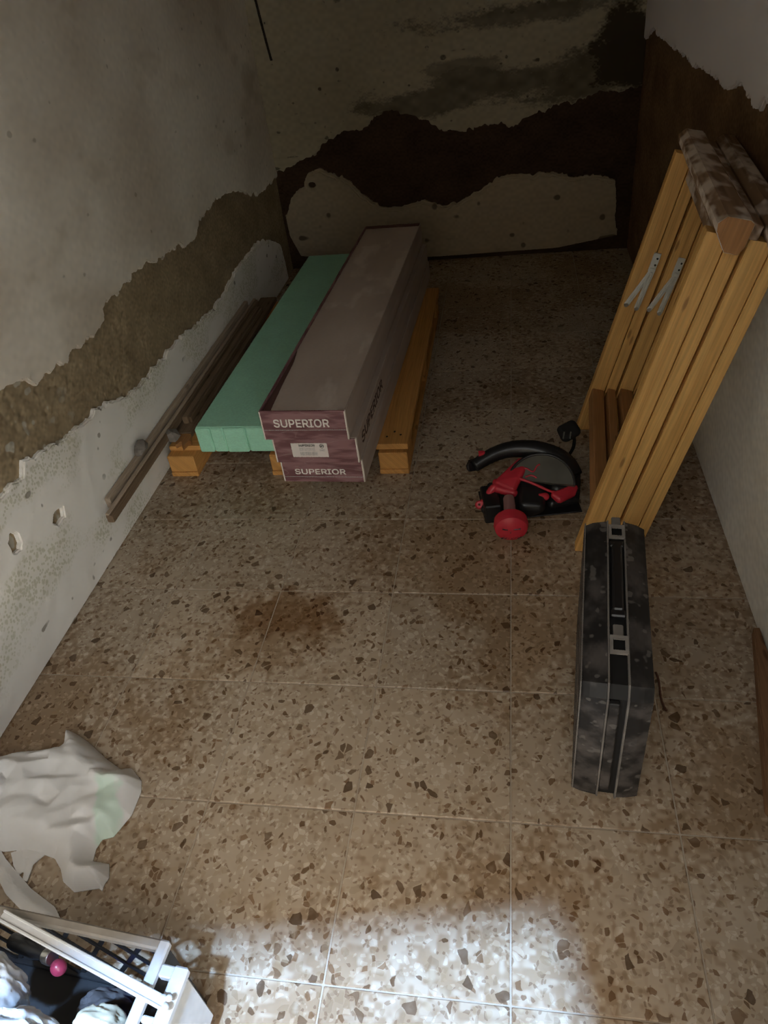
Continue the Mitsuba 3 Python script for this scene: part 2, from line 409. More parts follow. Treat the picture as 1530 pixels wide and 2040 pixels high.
WL = obj('wall_left', trimesh.creation.box(bounds=[[XL - WT, YF - WT, -0.12], [XL, YB + WT, ZC]]), 'bare_cement', kind='structure')
WB = obj('wall_back', trimesh.creation.box(bounds=[[XL, YB, -0.12], [XR, YB + WT, ZC]]), 'bare_damp_dim', kind='structure')
WR = obj('wall_right', trimesh.creation.box(bounds=[[XR, YF - WT, -0.12], [XR + WT, YB + WT, ZC]]), 'bare_right', kind='structure')
DX0, DX1, DZ = -0.90, 0.24, 2.12
SKEW = trimesh.transformations.rotation_matrix(math.radians(10.0), [0, 0, 1], [-0.28, YF, 0])   # unseen door wall, turned askew to slant the sun patch edge
obj('wall_front', mv(cat([trimesh.creation.box(bounds=[[XL - 0.1, YF - WT, -0.12], [DX0, YF, ZC]]), trimesh.creation.box(bounds=[[DX1, YF - WT, -0.12], [XR + 0.1, YF, ZC]]),
                          trimesh.creation.box(bounds=[[DX0, YF - WT, DZ], [DX1, YF, ZC]])]), SKEW), 'plaster_upper', kind='structure')
obj('ceiling', trimesh.creation.box(bounds=[[XL - WT, YF - WT, ZC], [XR + WT, YB + WT, ZC + 0.2]]), 'ceiling_paint', kind='structure')

# the lane outside the door: paving and an unseen house front, added to keep the low sky out
obj('ground', trimesh.creation.box(bounds=[[-9, -3.6, -0.25], [9, YF - WT, -0.02]]), 'paving', kind='structure')
obj('wall_outside_added', trimesh.creation.box(bounds=[[-9, -4.0, -0.2], [1.1, -3.6, 3.7]]), 'added_house_front', kind='structure')

LU = [(-0.1, 0.80), (0.4, 0.76), (0.9, 0.72), (1.2, 0.70), (1.465, 0.679), (1.535, 0.662), (1.603, 0.622), (1.748, 0.607), (1.905, 0.600), (2.003, 0.612), (2.07, 0.645), (2.187, 0.652), (2.276, 0.658), (2.428, 0.654), (2.508, 0.634), (2.631, 0.629), (2.85, 0.584), (2.95, 0.632), (3.163, 0.651), (3.264, 0.644), (3.435, 0.619), (3.599, 0.564), (3.787, 0.512), (3.986, 0.509), (YB, 0.513)]
p = Polygon(rough_line(LU, 0.020, seed=1) + [(YB, ZC), (-0.1, ZC)])
obj('upper_plaster', sheet(p, 0.012, 0.005, ML), 'plaster_upper', WL, label='grey-white plaster with a ragged lower edge')
LL = [(-0.1, 0.60), (0.5, 0.56), (0.9, 0.52), (1.301, 0.475), (1.373, 0.46), (1.418, 0.469), (1.43, 0.484), (1.534, 0.463), (1.614, 0.435), (1.673, 0.432), (1.774, 0.413), (1.796, 0.427), (1.947, 0.375), (2.088, 0.343), (2.184, 0.35), (2.321, 0.34), (2.4, 0.341), (2.557, 0.33), (2.663, 0.313), (2.878, 0.297), (3.027, 0.304), (3.202, 0.33), (3.458, 0.334), (3.597, 0.336), (3.835, 0.257), (3.95, 0.20), (3.97, 0.0)]
p = Polygon([(-0.1, 0.0)] + rough_line(LL, 0.016, seed=2))
for (cy, cz, ry, rz, s) in ((1.268, 0.344, 0.022, 0.030, 3), (1.455, 0.283, 0.030, 0.020, 4)):
    ring = [(cy + ry * math.cos(a) * (0.75 + 0.5 * random.random()), cz + rz * math.sin(a) * (0.75 + 0.5 * random.random())) for a in np.linspace(0, 2 * math.pi, 15)[:-1]]
    p = p.difference(Polygon(ring).buffer(0))
obj('lower_plaster', sheet(p, 0.014, 0.005, ML), 'plaster_white', WL, label='white plaster along the floor with a ragged upper edge')
BU = [(XL + .012, 0.527), (-1.183, 0.547), (-1.107, 0.578), (-1.021, 0.596), (-0.986, 0.642), (-0.914, 0.672), (-0.844, 0.69), (-0.736, 0.704), (-0.692, 0.747), (-0.598, 0.773), (-0.425, 0.712), (-0.352, 0.66), (-0.251, 0.647), (-0.149, 0.665), (-0.049, 0.668), (0.013, 0.64), (0.049, 0.682), (0.195, 0.714), (0.313, 0.736), (0.429, 0.758), (0.522, 0.76), (XR, 0.771)]
p = Polygon(rough_line(BU, 0.022, seed=5) + [(XR, ZC), (XL + .012, ZC)])
obj('upper_plaster', sheet(p, 0.015, 0.005, MB), 'plaster_mouldy', WB, label='grey-ochre plaster stained with black mould')
BL = [(-1.246, 0.303), (-1.207, 0.381), (-1.163, 0.43), (-1.118, 0.447), (-1.093, 0.502), (-1.018, 0.534), (-0.968, 0.505), (-0.901, 0.487), (-0.84, 0.431), (-0.804, 0.39), (-0.754, 0.347), (-0.69, 0.303), (-0.593, 0.304), (-0.467, 0.331), (-0.375, 0.288), (-0.266, 0.311), (-0.144, 0.366), (-0.052, 0.421), (0.051, 0.418), (0.153, 0.417), (0.241, 0.41), (0.318, 0.38), (0.38, 0.387), (0.468, 0.38), (0.52, 0.352), (0.55, 0.07)]
p = Polygon(rough_line(BL, 0.016, seed=6) + [(0.242, 0.028), (-0.392, 0.022), (-0.911, 0.030), (-1.201, 0.075), (-1.245, 0.192)])
hole = Polygon([(-1.07 + 0.022 * math.cos(a), 0.452 + 0.016 * math.sin(a)) for a in np.linspace(0, 6.28, 11)[:-1]])
p = p.difference(hole)
lay = []
for k, (b, z0, z1) in enumerate(((0.0, 0.0, 0.016), (0.006, 0.016, 0.023), (0.016, 0.023, 0.028))):
    gq = p.buffer(-b)
    for q in getattr(gq, 'geoms', [gq]):
        if q.area > 1e-4:
            e = trimesh.creation.extrude_polygon(q, z1 - z0, engine='earcut'); e.apply_translation([0, 0, z0]); lay.append(e)
obj('lower_plaster', mv(cat(lay), MB), 'plaster_back_low', WB, label='thick grey plaster hump along the floor')
RU = [(YB, 0.95), (3.878, 1.02), (3.463, 1.011), (3.111, 1.012), (3.024, 1.0), (2.776, 1.019), (2.602, 1.01), (2.508, 1.005), (2.379, 1.043), (2.249, 1.022), (2.142, 1.018), (2.11, 1.04), (2.046, 1.029), (1.976, 1.042), (1.5, 1.03), (0.8, 1.05), (-0.1, 1.0)]
p = Polygon(rough_line(RU, 0.024, seed=8) + [(-0.1, ZC), (YB, ZC)])
obj('upper_plaster', sheet(p, 0.013, 0.005, MR), 'plaster_right', WR, label='pale lilac-grey plaster with a ragged lower edge')
RL = [(-0.1, 0.70), (0.7, 0.72), (1.3, 0.70), (1.744, 0.72), (1.95, 0.70), (2.2, 0.64), (2.5, 0.60), (2.7, 0.50), (2.8, 0.30), (2.84, 0.0)]
p = Polygon([(-0.1, 0.0)] + rough_line(RL, 0.014, seed=9))
obj('lower_plaster', sheet(p, 0.014, 0.005, MR), 'plaster_right_low', WR, label='white plaster along the floor')

# ---------------------------------------------------------------- pallet
PAL = thing('pallet', 'low pine shipping pallet under the green foam board and the stacked cartons', 'pallet')
ZD0, ZD1 = 0.106, 0.128
for i, (a, b, y0, y1) in enumerate([(-1.232, -1.150, 2.13, 3.38), (-1.03, -0.93, 2.035, 3.38), (-0.86, -0.76, 2.035, 3.38), (-0.66, -0.56, 2.035, 3.38), (-0.455, -0.345, 2.028, 3.38)]):
    woodobj('deck_board', cbox([a, y0, ZD0], [b, y1, ZD1], 0.002), 'old_wood' if i == 0 else 'pine_deck', PAL)
for y0 in (2.075, 2.66, 3.28):
    woodobj('cross_board', cbox([-1.222, y0, ZD0 - 0.020], [-0.347, y0 + 0.095, ZD0 - 0.0005], 0.002), 'pine_deck', PAL, axis=0)
    for x0 in (-1.222, -0.84, -0.452):
        woodobj('block', cbox([x0, min(y0, 2.04 if y0 < 2.2 else 9) - 0.002, 0.0185], [x0 + 0.100, y0 + 0.090, ZD0 - (0.0205 if y0 > 2.2 else 0.0205)], 0.003), 'pine_deck', PAL)
for x0 in (-1.222, -0.84, -0.452):
    woodobj('skid_board', cbox([x0 - 0.001, 2.036, 0.0], [x0 + 0.101, 3.376, 0.018], 0.002), 'pine_deck', PAL)
# the splintered front end of the left-hand board
sp = Polygon([(-1.215, 2.128), (-1.15, 2.128), (-1.13, 2.075), (-1.142, 2.085), (-1.15, 2.040), (-1.168, 2.08), (-1.182, 2.055), (-1.195, 2.11)])
m = trimesh.creation.extrude_polygon(sp, 0.016, engine='earcut'); m.apply_translation([0, 0, 0.109])
woodobj('splintered_end', m, 'pine_brown', PAL, label='splintered end of a deck board')
for (x, y) in ((-0.421, 2.075), (-0.375, 2.085), (-0.398, 2.105)):
    c = trimesh.creation.cylinder(0.0035, 0.0018, sections=10); c.apply_translation([x, y, ZD1 + 0.0007])
    obj('nail_head', c, 'black_rubber', PAL)

# ---------------------------------------------------------------- foam board
FB = thing('foam_board', 'thick mint green foam insulation board lying on the pallet', 'foam board')
fx0, fx1, fy0, fy1, fz0, fz1 = -1.062, -0.762, 1.995, 3.655, 0.1295, 0.226
obj('board', mv(cbox([0, 0.010, 0], [fx1 - fx0, fy1 - fy0, fz1 - fz0], 0.003), frame([fx0, fy0, fz0], *np.eye(3)) @ rotz(-1.2)), 'foam_green', FB)
MF = frame([fx0, fy0, fz0], *np.eye(3)) @ rotz(-1.2)
segs = [(0.0, 0.052, 0.000, 0.0), (0.0545, 0.100, 0.002, -0.0005), (0.1015, 0.178, -0.001, -0.0005), (0.1815, 0.299, 0.0015, 0.001)]
for a, b, dy, dz in segs:
    obj('end_rib', mv(cbox([a, dy, max(dz, 0) + 0.0006], [b, 0.0098, fz1 - fz0 - 0.001], 0.004), MF), 'foam_green', FB)

# ---------------------------------------------------------------- flooring cartons
def flat_text(text, h, mat_m, depth=0.0006, bold=True, width=None):
    t = meshkit.text_mesh(text, h, depth, bold=bold)
    if width:
        s = width / (t.bounds[1][0] - t.bounds[0][0]); t.apply_scale([s, 1, 1])
    t.apply_translation([-(t.bounds[0][0] + t.bounds[1][0]) / 2, -(t.bounds[0][1] + t.bounds[1][1]) / 2, 0])
    return mv(t, mat_m)

CW, CL = 0.266, 1.70
def carton(x, y, z, h, yaw, tray, label, front, sidetext=False, sticker=False):
    k = thing('carton', label, 'carton', 'flooring cartons stacked on the pallet')
    M = frame([x, y, z], *np.eye(3)) @ rotz(yaw)
    if tray:
        obj('body', mv(cbox([0.002, 0.002, 0.0], [CW - 0.002, CL, h - 0.012], 0.002), M), 'carton_top', k)
        w = 0.004
        obj('rim', mv(cbox([0, 0.003, 0.0], [w, CL, h], 0.0012), M), 'carton_print', k, label='raised side rim')
        obj('rim', mv(cbox([CW - w, 0.003, 0.0], [CW, CL, h], 0.0012), M), 'carton_side', k, label='raised side rim')
        obj('rim', mv(cbox([0.004, CL - 0.004, 0.0], [CW - 0.004, CL + 0.001, h], 0.0012), M), 'carton_dark', k)
        obj('end_panel', mv(cbox([0.002, -0.003, 0.0005], [CW - 0.002, 0.003, h + 0.001], 0.001), M), 'carton_print', k, label='purple-brown printed end')
        # torn paper lying inside the left rim
        a = Polygon([(0.005, 0.004), (0.03, 0.004), (0.022, 0.16), (0.016, 0.34), (0.006, 0.42)])
        e = trimesh.creation.extrude_polygon(a, 0.0022, engine='earcut'); e.apply_translation([0, 0, h - 0.0119])
        obj('torn_strip', mv(e, M), 'carton_dark', k, label='dark torn strip inside the rim')
    else:
        obj('body', mv(cbox([0, 0.002, 0.0], [CW, CL, h], 0.002), M), 'carton_side', k)
        obj('end_panel', mv(cbox([0.002, -0.0028, 0.0005], [CW - 0.002, 0.0028, h - 0.001], 0.001), M), 'carton_print', k, label='purple-brown printed end')
    for xx in (0.0005, CW - 0.0055):
        obj('corner_edge', mv(cbox([xx, -0.0034, 0.001], [xx + 0.005, 0.006, h], 0.001), M), 'carton_edge', k, label='pale worn corner edge')
    MT = M @ frame([0, -0.0033 if tray else -0.0030, 0], [1, 0, 0], [0, 0, 1], [0, -1, 0])
    Mat = lambda cx, cz: MT @ frame([cx, cz, 0], *np.eye(3))
    if front:
        cx, cz, hh, ww = front
        obj('lettering', flat_text('SUPERIOR', hh, Mat(cx, cz), width=ww), 'ink_white', k, label='pale word SUPERIOR on the end')
        obj('print_line', mv(cbox([0.004, -0.0006, 0], [CW - 0.004, 0, 0.0016], 0), M @ frame([0, -0.0030, cz - hh / 2 - 0.011], *np.eye(3))), 'ink_grey', k)
    if sticker:
        S = obj('sticker', mv(cbox([0.058, -0.0016, 0.022], [0.172, 0, 0.072], 0.0003), M @ frame([0, -0.0029, 0], *np.eye(3))), 'paper', k, label='white paper sticker')
        MS = lambda cx, cz: MT @ frame([cx, cz, 0.0015], *np.eye(3))
        obj('lettering', flat_text('SUPERIOR', 0.0075, MS(0.108, 0.0645), width=0.052), 'ink_black', S)
        obj('logo', mv(trimesh.creation.annulus(0.0055, 0.0072, 0.0006, sections=24), MS(0.155, 0.062)), 'ink_black', S)
        obj('logo', cat([mv(trimesh.creation.cylinder(0.0028, 0.0006, sections=12), MS(0.153, 0.0615)), mv(trimesh.creation.cylinder(0.0022, 0.0006, sections=12), MS(0.1575, 0.0625))]), 'ink_black', S)
        obj('print_line', cat([mv(trimesh.creation.box([0.018, 0.0012, 0.0005]), MS(0.155, 0.0505 - i * 0.0028)) for i in range(3)]), 'ink_grey', S)
        bars, x0 = [], 0.084
        while x0 < 0.138:
            w = random.choice([0.0008, 0.0014, 0.002])
            bars.append(mv(trimesh.creation.box([w, 0.013, 0.0005]), MS(x0, 0.0345))); x0 += w + random.choice([0.0009, 0.0016])
        obj('bar_code', cat(bars), 'ink_grey', S)
        obj('print_line', cat([mv(trimesh.creation.box([0.05, 0.0014, 0.0005]), MS(0.108, 0.055 - i * 0.0042)) for i in range(3)]), 'ink_grey', S)
    if sidetext:
        MX = M @ frame([CW + 0.0001, 0.24, h * 0.52], [0, 1, 0], [0, 0, 1], [1, 0, 0])
        obj('lettering', flat_text('SUPERIOR', 0.034, MX, width=0.36), 'ink_brown', k, label='dark word SUPERIOR along the side')
    return k

carton(-0.719, 1.824, 0.1285, 0.0815, -1.9, False, 'bottom carton of the stack on the pallet, purple-brown end lettered in white', (0.125, 0.040, 0.019, 0.165))
carton(-0.724, 1.812, 0.2105, 0.0870, -1.9, False, 'middle carton of the stack on the pallet, with a white paper sticker on its end', None, sidetext=True, sticker=True)
carton(-0.743, 1.806, 0.2985, 0.0980, -1.9, True, 'top carton of the stack on the pallet, open tray of dusty grey-brown board', (0.126, 0.058, 0.026, 0.172))

# ---------------------------------------------------------------- long strips beside the left wall
S1 = thing('wooden_strip', 'long pale grey-brown wooden strip nearest the left wall, a lump of mortar stuck on it', 'wooden strip', 'long strips lying between the left wall and the foam board')
woodobj('strip', cbox([-1.2515, 1.66, 0.150], [-1.233, 3.20, 0.187], 0.002), 'old_wood_pale', S1)
def lump(c, r, seed, mat, name, parent, **kw):
    """an angular broken chunk"""
    g_ = np.random.default_rng(seed)
    v = g_.normal(size=(22, 3)); v /= np.linalg.norm(v, axis=1, keepdims=True)
    v = np.sign(v) * np.abs(v) ** 0.6 * g_.uniform(0.8, 1.05, (22, 1))
    return obj(name, trimesh.convex.convex_hull(v * np.array(r) + np.array(c)), mat, parent, smooth=25, **kw)
lump([-1.226, 1.915, 0.208], [0.020, 0.036, 0.022], 3, 'grey_mortar', 'mortar_lump', S1)
S2 = thing('wooden_strip', 'longest brown wooden strip with a pale top edge, its end jutting out past the pallet', 'wooden strip', 'long strips lying between the left wall and the foam board')
woodobj('strip', cbox([-1.226, 1.60, 0.139], [-1.204, 3.26, 0.166], 0.002), 'old_wood', S2)
woodobj('top_edge', cbox([-1.2245, 1.601, 0.1662], [-1.2125, 3.258, 0.174], 0.0015), 'old_wood_pale', S2)
S3 = thing('wooden_strip', 'shorter dark brown wooden strip nearest the green foam board, its near end broken', 'wooden strip', 'long strips lying between the left wall and the foam board')
woodobj('strip', cbox([-1.200, 2.19, 0.1285], [-1.178, 3.20, 0.158], 0.002), 'old_wood', S3)
woodobj('groove_lip', cbox([-1.1775, 2.20, 0.1285], [-1.168, 3.20, 0.150], 0.0015), 'old_wood', S3)
k = thing('rubble_lump', 'grey lump of mortar at the broken left corner of the pallet', 'rubble')
lump([-1.195, 2.085, 0.150], [0.026, 0.030, 0.022], 9, 'grey_mortar', 'lump', k)

# ---------------------------------------------------------------- sawhorses
a = math.radians(13.9)
yaw = math.radians(-3.9)
U = np.array([math.sin(a), 0, math.cos(a)])
N = np.array([math.cos(a), 0, -math.sin(a)])
RZ = rotz(-4.2)[:3, :3]
SH = np.eye(4); SH[:3, 0], SH[:3, 1], SH[:3, 2], SH[:3, 3] = RZ @ N, RZ @ np.array([0, 1, 0]), RZ @ U, [0.1755, 1.640, 0.0]
SPAN = 0.70

def foot(n):      # how far up the leg the floor cuts it, for the stack position n
    return n * math.tan(a)

def leg(n0, n1, y0, y1, top):
    f0, f1 = foot(n0) + 0.001, foot(n1) + 0.001
    c = 0.0015
    pts = []
    for y, s in ((y0, 1), (y1, -1)):
        for (nn, ff) in ((n0, f0), (n1, f1)):
            d = c if nn == n0 else -c
            pts += [[nn + d, y, ff], [nn, y + s * c, ff], [nn + d, y, top], [nn, y + s * c, top - c], [nn + d, y + s * c, top]]
    return trimesh.convex.convex_hull(np.array(pts))

def sawhorse(n0, w1, w2, label, beam, rail, top1, nb):
    k = thing('sawhorse', label, 'sawhorse', 'folded sawhorses leaning together')
    gap = 0.0025
    D = 0.042
    for (s0, s1, top, mat) in ((n0, n0 + w1, top1, 'pine'), (n0 + w1 + gap, n0 + w1 + gap + w2, 0.903, 'pine')):
        for y0 in (0.0, SPAN - D):
            woodobj('leg', leg(s0, s1, y0, y0 + D, top), mat, k, SH, axis=2)
        # lower stretcher between the two legs
        woodobj('stretcher', cbox([s0 + 0.004, D + 0.0005, 0.130 + foot(s0)], [s1 - 0.003, SPAN - D - 0.0005, 0.175 + foot(s0)], 0.002), 'pine_brown', k, SH)
    # thin rail on top of the hinged pair of legs
    r0, r1, z0, z1 = rail
    woodobj('hinged_rail', cbox([r0, 0.0425, z0], [r1, SPAN - 0.0425, z1], 0.002) if z1 < 0.9 else cbox([r0, -0.008, z0], [r1, SPAN + 0.012, z1], 0.002), 'dusty_beam', k, SH)
    # main beam, its lower corners cut away
    b0, b1, z0, z1 = beam
    pr_ = Polygon([(b0 + 0.034, z0), (b1 - 0.008, z0), (b1, z0 + 0.018), (b1, z1 - 0.006), (b1 - 0.010, z1), (b0 + 0.014, z1 - 0.001), (b0, z1 - 0.018), (b0 + 0.004, z1 - 0.034)])
    e = trimesh.creation.extrude_polygon(pr_, SPAN + 0.085, engine='earcut')
    e.apply_transform(frame([0, SPAN + 0.045, 0], [1, 0, 0], [0, 0, 1], [0, -1, 0]))
    B = woodobj('beam', e, 'dusty_beam', k, SH, label='beam crusted with pale plaster')
    cap = trimesh.creation.extrude_polygon(pr_.buffer(-0.0012), 0.001, engine='earcut')
    cap.apply_transform(frame([0, -0.0402, 0], [1, 0, 0], [0, 0, 1], [0, -1, 0]))
    woodobj('end_grain', cap, 'pine_brown', B, SH, axis=2)
    # zinc folding brace on the far pair of legs
    yb = SPAN - D - 0.002
    zb = 0.605
    H = obj('folding_brace', mv(cat([cbox([nb - 0.011, yb - 0.0035, zb - 0.006], [nb + 0.011, yb, zb + 0.052], 0.0015)]), SH), 'zinc', k, label='zinc folding brace')
    for zz in (0.016, 0.036):
        c = trimesh.creation.cylinder(0.003, 0.0012, sections=10)
        c.apply_transform(frame([nb + 0.004, yb - 0.0042, zb + zz], [1, 0, 0], [0, 0, 1], [0, -1, 0]))
        obj('screw', mv(c, SH), 'ink_black', H)
    A = np.array([nb + 0.002, yb - 0.006, zb + 0.006])
    for j, (dx, dz, rr) in enumerate(((-0.040, -0.125, 0.0045), (-0.006, -0.130, 0.0045))):
        Bp = A + np.array([dx, -0.001, dz])
        d = (Bp - A); L = np.linalg.norm(d); d /= L
        sd = np.array([d[2], 0, -d[0]])
        MM = np.eye(4); MM[:3, 0], MM[:3, 1], MM[:3, 2], MM[:3, 3] = sd, [0, 1, 0], d, A
        obj('arm', mv(cat([cbox([-0.008, -0.002, 0], [0.008, 0.0, L], 0.001), cbox([-0.0035, -0.006, 0.01], [0.0025, -0.002, L - 0.006], 0.0015)]), SH @ MM), 'zinc', H)
        c = trimesh.creation.cylinder(0.0065, 0.010, sections=14)
        c.apply_transform(frame(Bp, [1, 0, 0], [0, 0, 1], [0, -1, 0]))
        obj('rivet', mv(c, SH), 'steel', H, smooth=40)
    return k

sawhorse(0.0, 0.046, 0.033, 'left of two folded pine sawhorses leaning together, its foot beside the black case', (0.004, 0.074, 0.905, 0.976), (0.0485, 0.075, 0.865, 0.8995), 0.928, 0.050)
sawhorse(0.090, 0.046, 0.028, 'right of two folded pine sawhorses leaning together, next to the wall', (0.106, 0.160, 0.905, 0.980), (0.0795, 0.102, 0.930, 0.962), 0.929, 0.122)

# ---------------------------------------------------------------- circular saw
SW = thing('circular_saw', 'red and black circular saw lying on the floor beside the pine sawhorses', 'circular saw')
# base plate, tipped on edge towards the viewer
MBP = frame([0.035, 1.865, 0.012], [0.985, 0.17, 0], [-0.17, 0.985, 0], [0, 0, 1])
obj('base_plate', mv(cbox([-0.135, -0.075, -0.011], [0.165, 0.085, -0.006], 0.002), MBP), 'black_plastic', SW)
obj('base_plate_edge', mv(cbox([-0.135, -0.082, -0.011], [-0.085, 0.03, 0.055], 0.004), MBP), 'black_plastic', SW)
# motor: a drum with its red vented cap towards the viewer
ax = np.array([0.05, -0.86, -0.10]); ax /= np.linalg.norm(ax)
def drum(prof, c, axis, n=40):
    z = axis / np.linalg.norm(axis)
    x = np.cross([0, 0, 1.0], z); x /= np.linalg.norm(x); y = np.cross(z, x)
    m = trimesh.creation.revolve(np.array(prof), sections=n)
    return mv(m, frame(c, x, y, z))
C0 = np.array([-0.010, 1.755, 0.062])
obj('motor_housing', drum([[0, -0.05], [0.017, -0.05], [0.018, 0.0], [0.018, 0.05], [0, 0.05]], C0, ax), 'pinkish_dust', SW, smooth=35)
CAP = obj('motor_cap', drum([[0, 0.0], [0.040, 0.0], [0.049, 0.005], [0.051, 0.024], [0.047, 0.040], [0.036, 0.049], [0.018, 0.053], [0, 0.054]], C0 + ax * 0.040, ax), 'saw_red', SW, smooth=35, label='red vented motor cap')
z = ax; x = np.cross([0, 0, 1.0], z); x /= np.linalg.norm(x); y = np.cross(z, x)
MC = frame(C0 + ax * 0.040, x, y, z)
for (px_, py_, ln, rot) in ((-0.016, 0.031, 0.016, -10), (0.014, 0.031, 0.020, 3), (-0.002, -0.004, 0.006, 90)):
    s = cbox([-ln / 2, -0.0016, 0.0], [ln / 2, 0.0016, 0.005], 0.0008)
    s = mv(s, frame([px_ * 1.15, py_ * 0.36, 0.0492], *np.eye(3)) @ rotz(rot))
    obj('vent_slot', mv(s, MC), 'black_plastic', CAP)
for i in range(6):
    s = cbox([-0.0065, -0.001, 0.0], [0.0065, 0.001, 0.004], 0.0006)
    s = mv(s, frame([-0.024 + i * 0.0095, -0.026 - 0.002 * (i % 2), 0.0470], *np.eye(3)) @ rotz(32))
    obj('vent_slot', mv(s, MC), 'black_plastic', CAP)
def hull(pts_r, lev=2):
    vs = []
    s = trimesh.creation.icosphere(lev, 1.0).vertices
    for (p_, r_) in pts_r: vs.append(np.array(p_) + s * r_)
    return trimesh.convex.convex_hull(np.vstack(vs))
# black gearbox block behind the motor and block on the left
obj('gearbox', hull([((0.035, 1.80, 0.045), .022), ((0.075, 1.80, 0.04), .022), ((0.030, 1.88, 0.07), .020), ((0.085, 1.885, 0.065), .020), ((0.05, 1.80, 0.022), .018)]), 'black_plastic', SW, smooth=50)
obj('side_block', hull([((-0.085, 1.80, 0.030), .014), ((-0.060, 1.80, 0.030), .014), ((-0.068, 1.875, 0.060), .014), ((-0.050, 1.865, 0.060), .012)]), 'black_plastic', SW, smooth=50)
obj('rear_block', hull([((0.12, 1.84, 0.020), .018), ((0.185, 1.86, 0.020), .018), ((0.13, 1.92, 0.035), .022), ((0.19, 1.93, 0.035), .022)]), 'black_plastic', SW, smooth=50)
obj('drive_block', hull([((0.135, 1.870, 0.055), .026), ((0.180, 1.885, 0.050), .026), ((0.150, 1.935, 0.085), .026), ((0.185, 1.925, 0.070), .024), ((0.115, 1.925, 0.060), .020)]), 'black_plastic', SW, smooth=50)
# blade guard: half disc of dull metal
gd = [(0.102 * math.cos(t), 0.102 * math.sin(t)) for t in np.linspace(0.05 * math.pi, 0.98 * math.pi, 30)]
ge = trimesh.creation.extrude_polygon(Polygon(gd), 0.022, engine='earcut')
gz = np.array([-0.05, -0.62, 0.78]); gz /= np.linalg.norm(gz)
gx = np.array([0.98, -0.16, -0.06]); gx -= gz * (gx @ gz); gx /= np.linalg.norm(gx)
gy = np.cross(gz, gx)
MG = frame([0.085, 1.862, 0.066], gx, gy, gz)
G = obj('blade_guard', mv(ge, MG), 'guard_metal', SW, smooth=40, label='dull grey blade guard')
obj('guard_rim', mv(tube([(0.102 * math.cos(t), 0.102 * math.sin(t), 0.020) for t in np.linspace(0.05 * math.pi, 0.98 * math.pi, 30)], 0.005, 8), MG), 'black_plastic', G, smooth=True)
obj('red_mark', mv(cat([tube(spline([(-0.062, 0.030, 0.0222), (-0.045, 0.046, 0.0222), (-0.030, 0.040, 0.0222), (-0.022, 0.058, 0.0222), (-0.012, 0.066, 0.0222)], 16), 0.0028, 6), tube(spline([(-0.05, 0.020, 0.0222), (-0.03, 0.028, 0.0222), (-0.016, 0.022, 0.0222)], 10), 0.0028, 6)]), MG), 'saw_red', G, smooth=True)
# red shell: shoulder on the left running out in an arm, thin lip, two pieces on the right
obj('red_shell', trimesh.util.concatenate([hull([((0.022, 1.935, 0.115), .010), ((0.030, 1.895, 0.110), .010), ((-0.040, 1.862, 0.085), .016), ((-0.002, 1.838, 0.082), .014), ((0.010, 1.86, 0.098), .013)]), hull([((-0.045, 1.845, 0.075), .014), ((-0.050, 1.868, 0.080), .014), ((0.000, 1.83, 0.070), .014)])]), 'saw_red', SW, smooth=50, label='glossy red shell')
obj('red_arm', tube(spline([(-0.040, 1.850, 0.078), (-0.068, 1.845, 0.066), (-0.082, 1.825, 0.048), (-0.100, 1.818, 0.038)], 18), np.linspace(0.014, 0.011, 18), 12), 'saw_red', SW, smooth=True)
c = drum([[0.004, 0], [0.0125, 0], [0.0135, 0.006], [0.010, 0.010], [0.004, 0.010]], [-0.103, 1.813, 0.036], np.array([0.0, -0.7, 0.7]), 20)
obj('arm_eye', c, 'saw_red', SW, smooth=40)
obj('red_lip', tube(spline([(0.012, 1.862, 0.103), (0.045, 1.850, 0.098), (0.085, 1.842, 0.082), (0.122, 1.838, 0.066), (0.140, 1.845, 0.060)], 24), 0.0045, 8), 'saw_red', SW, smooth=True)
obj('red_shell', hull([((0.125, 1.832, 0.058), .011), ((0.140, 1.825, 0.050), .014), ((0.185, 1.865, 0.060), .012), ((0.180, 1.850, 0.050), .010)]), 'saw_red', SW, smooth=50)
obj('red_shell', hull([((0.080, 1.825, 0.058), .012), ((0.098, 1.828, 0.056), .012)]), 'saw_red', SW, smooth=50)
# curved black handle with a red switch
hp = spline([(-0.122, 1.925, 0.105), (-0.085, 1.945, 0.120), (-0.030, 1.965, 0.135), (0.030, 1.972, 0.138), (0.095, 1.962, 0.130), (0.145, 1.940, 0.108), (0.170, 1.915, 0.070)], 40)
HD = obj('handle', tube(hp, np.r_[np.linspace(0.020, 0.024, 10), np.linspace(0.024, 0.031, 18), np.linspace(0.032, 0.044, 12)], 16), 'black_plastic', SW, smooth=True)
lump([-0.127, 1.928, 0.108], [0.020, 0.022, 0.022], 5, 'black_plastic', 'handle_end', HD)
lump([-0.098, 1.945, 0.140], [0.012, 0.010, 0.009], 2, 'saw_red', 'switch', HD, label='red switch')
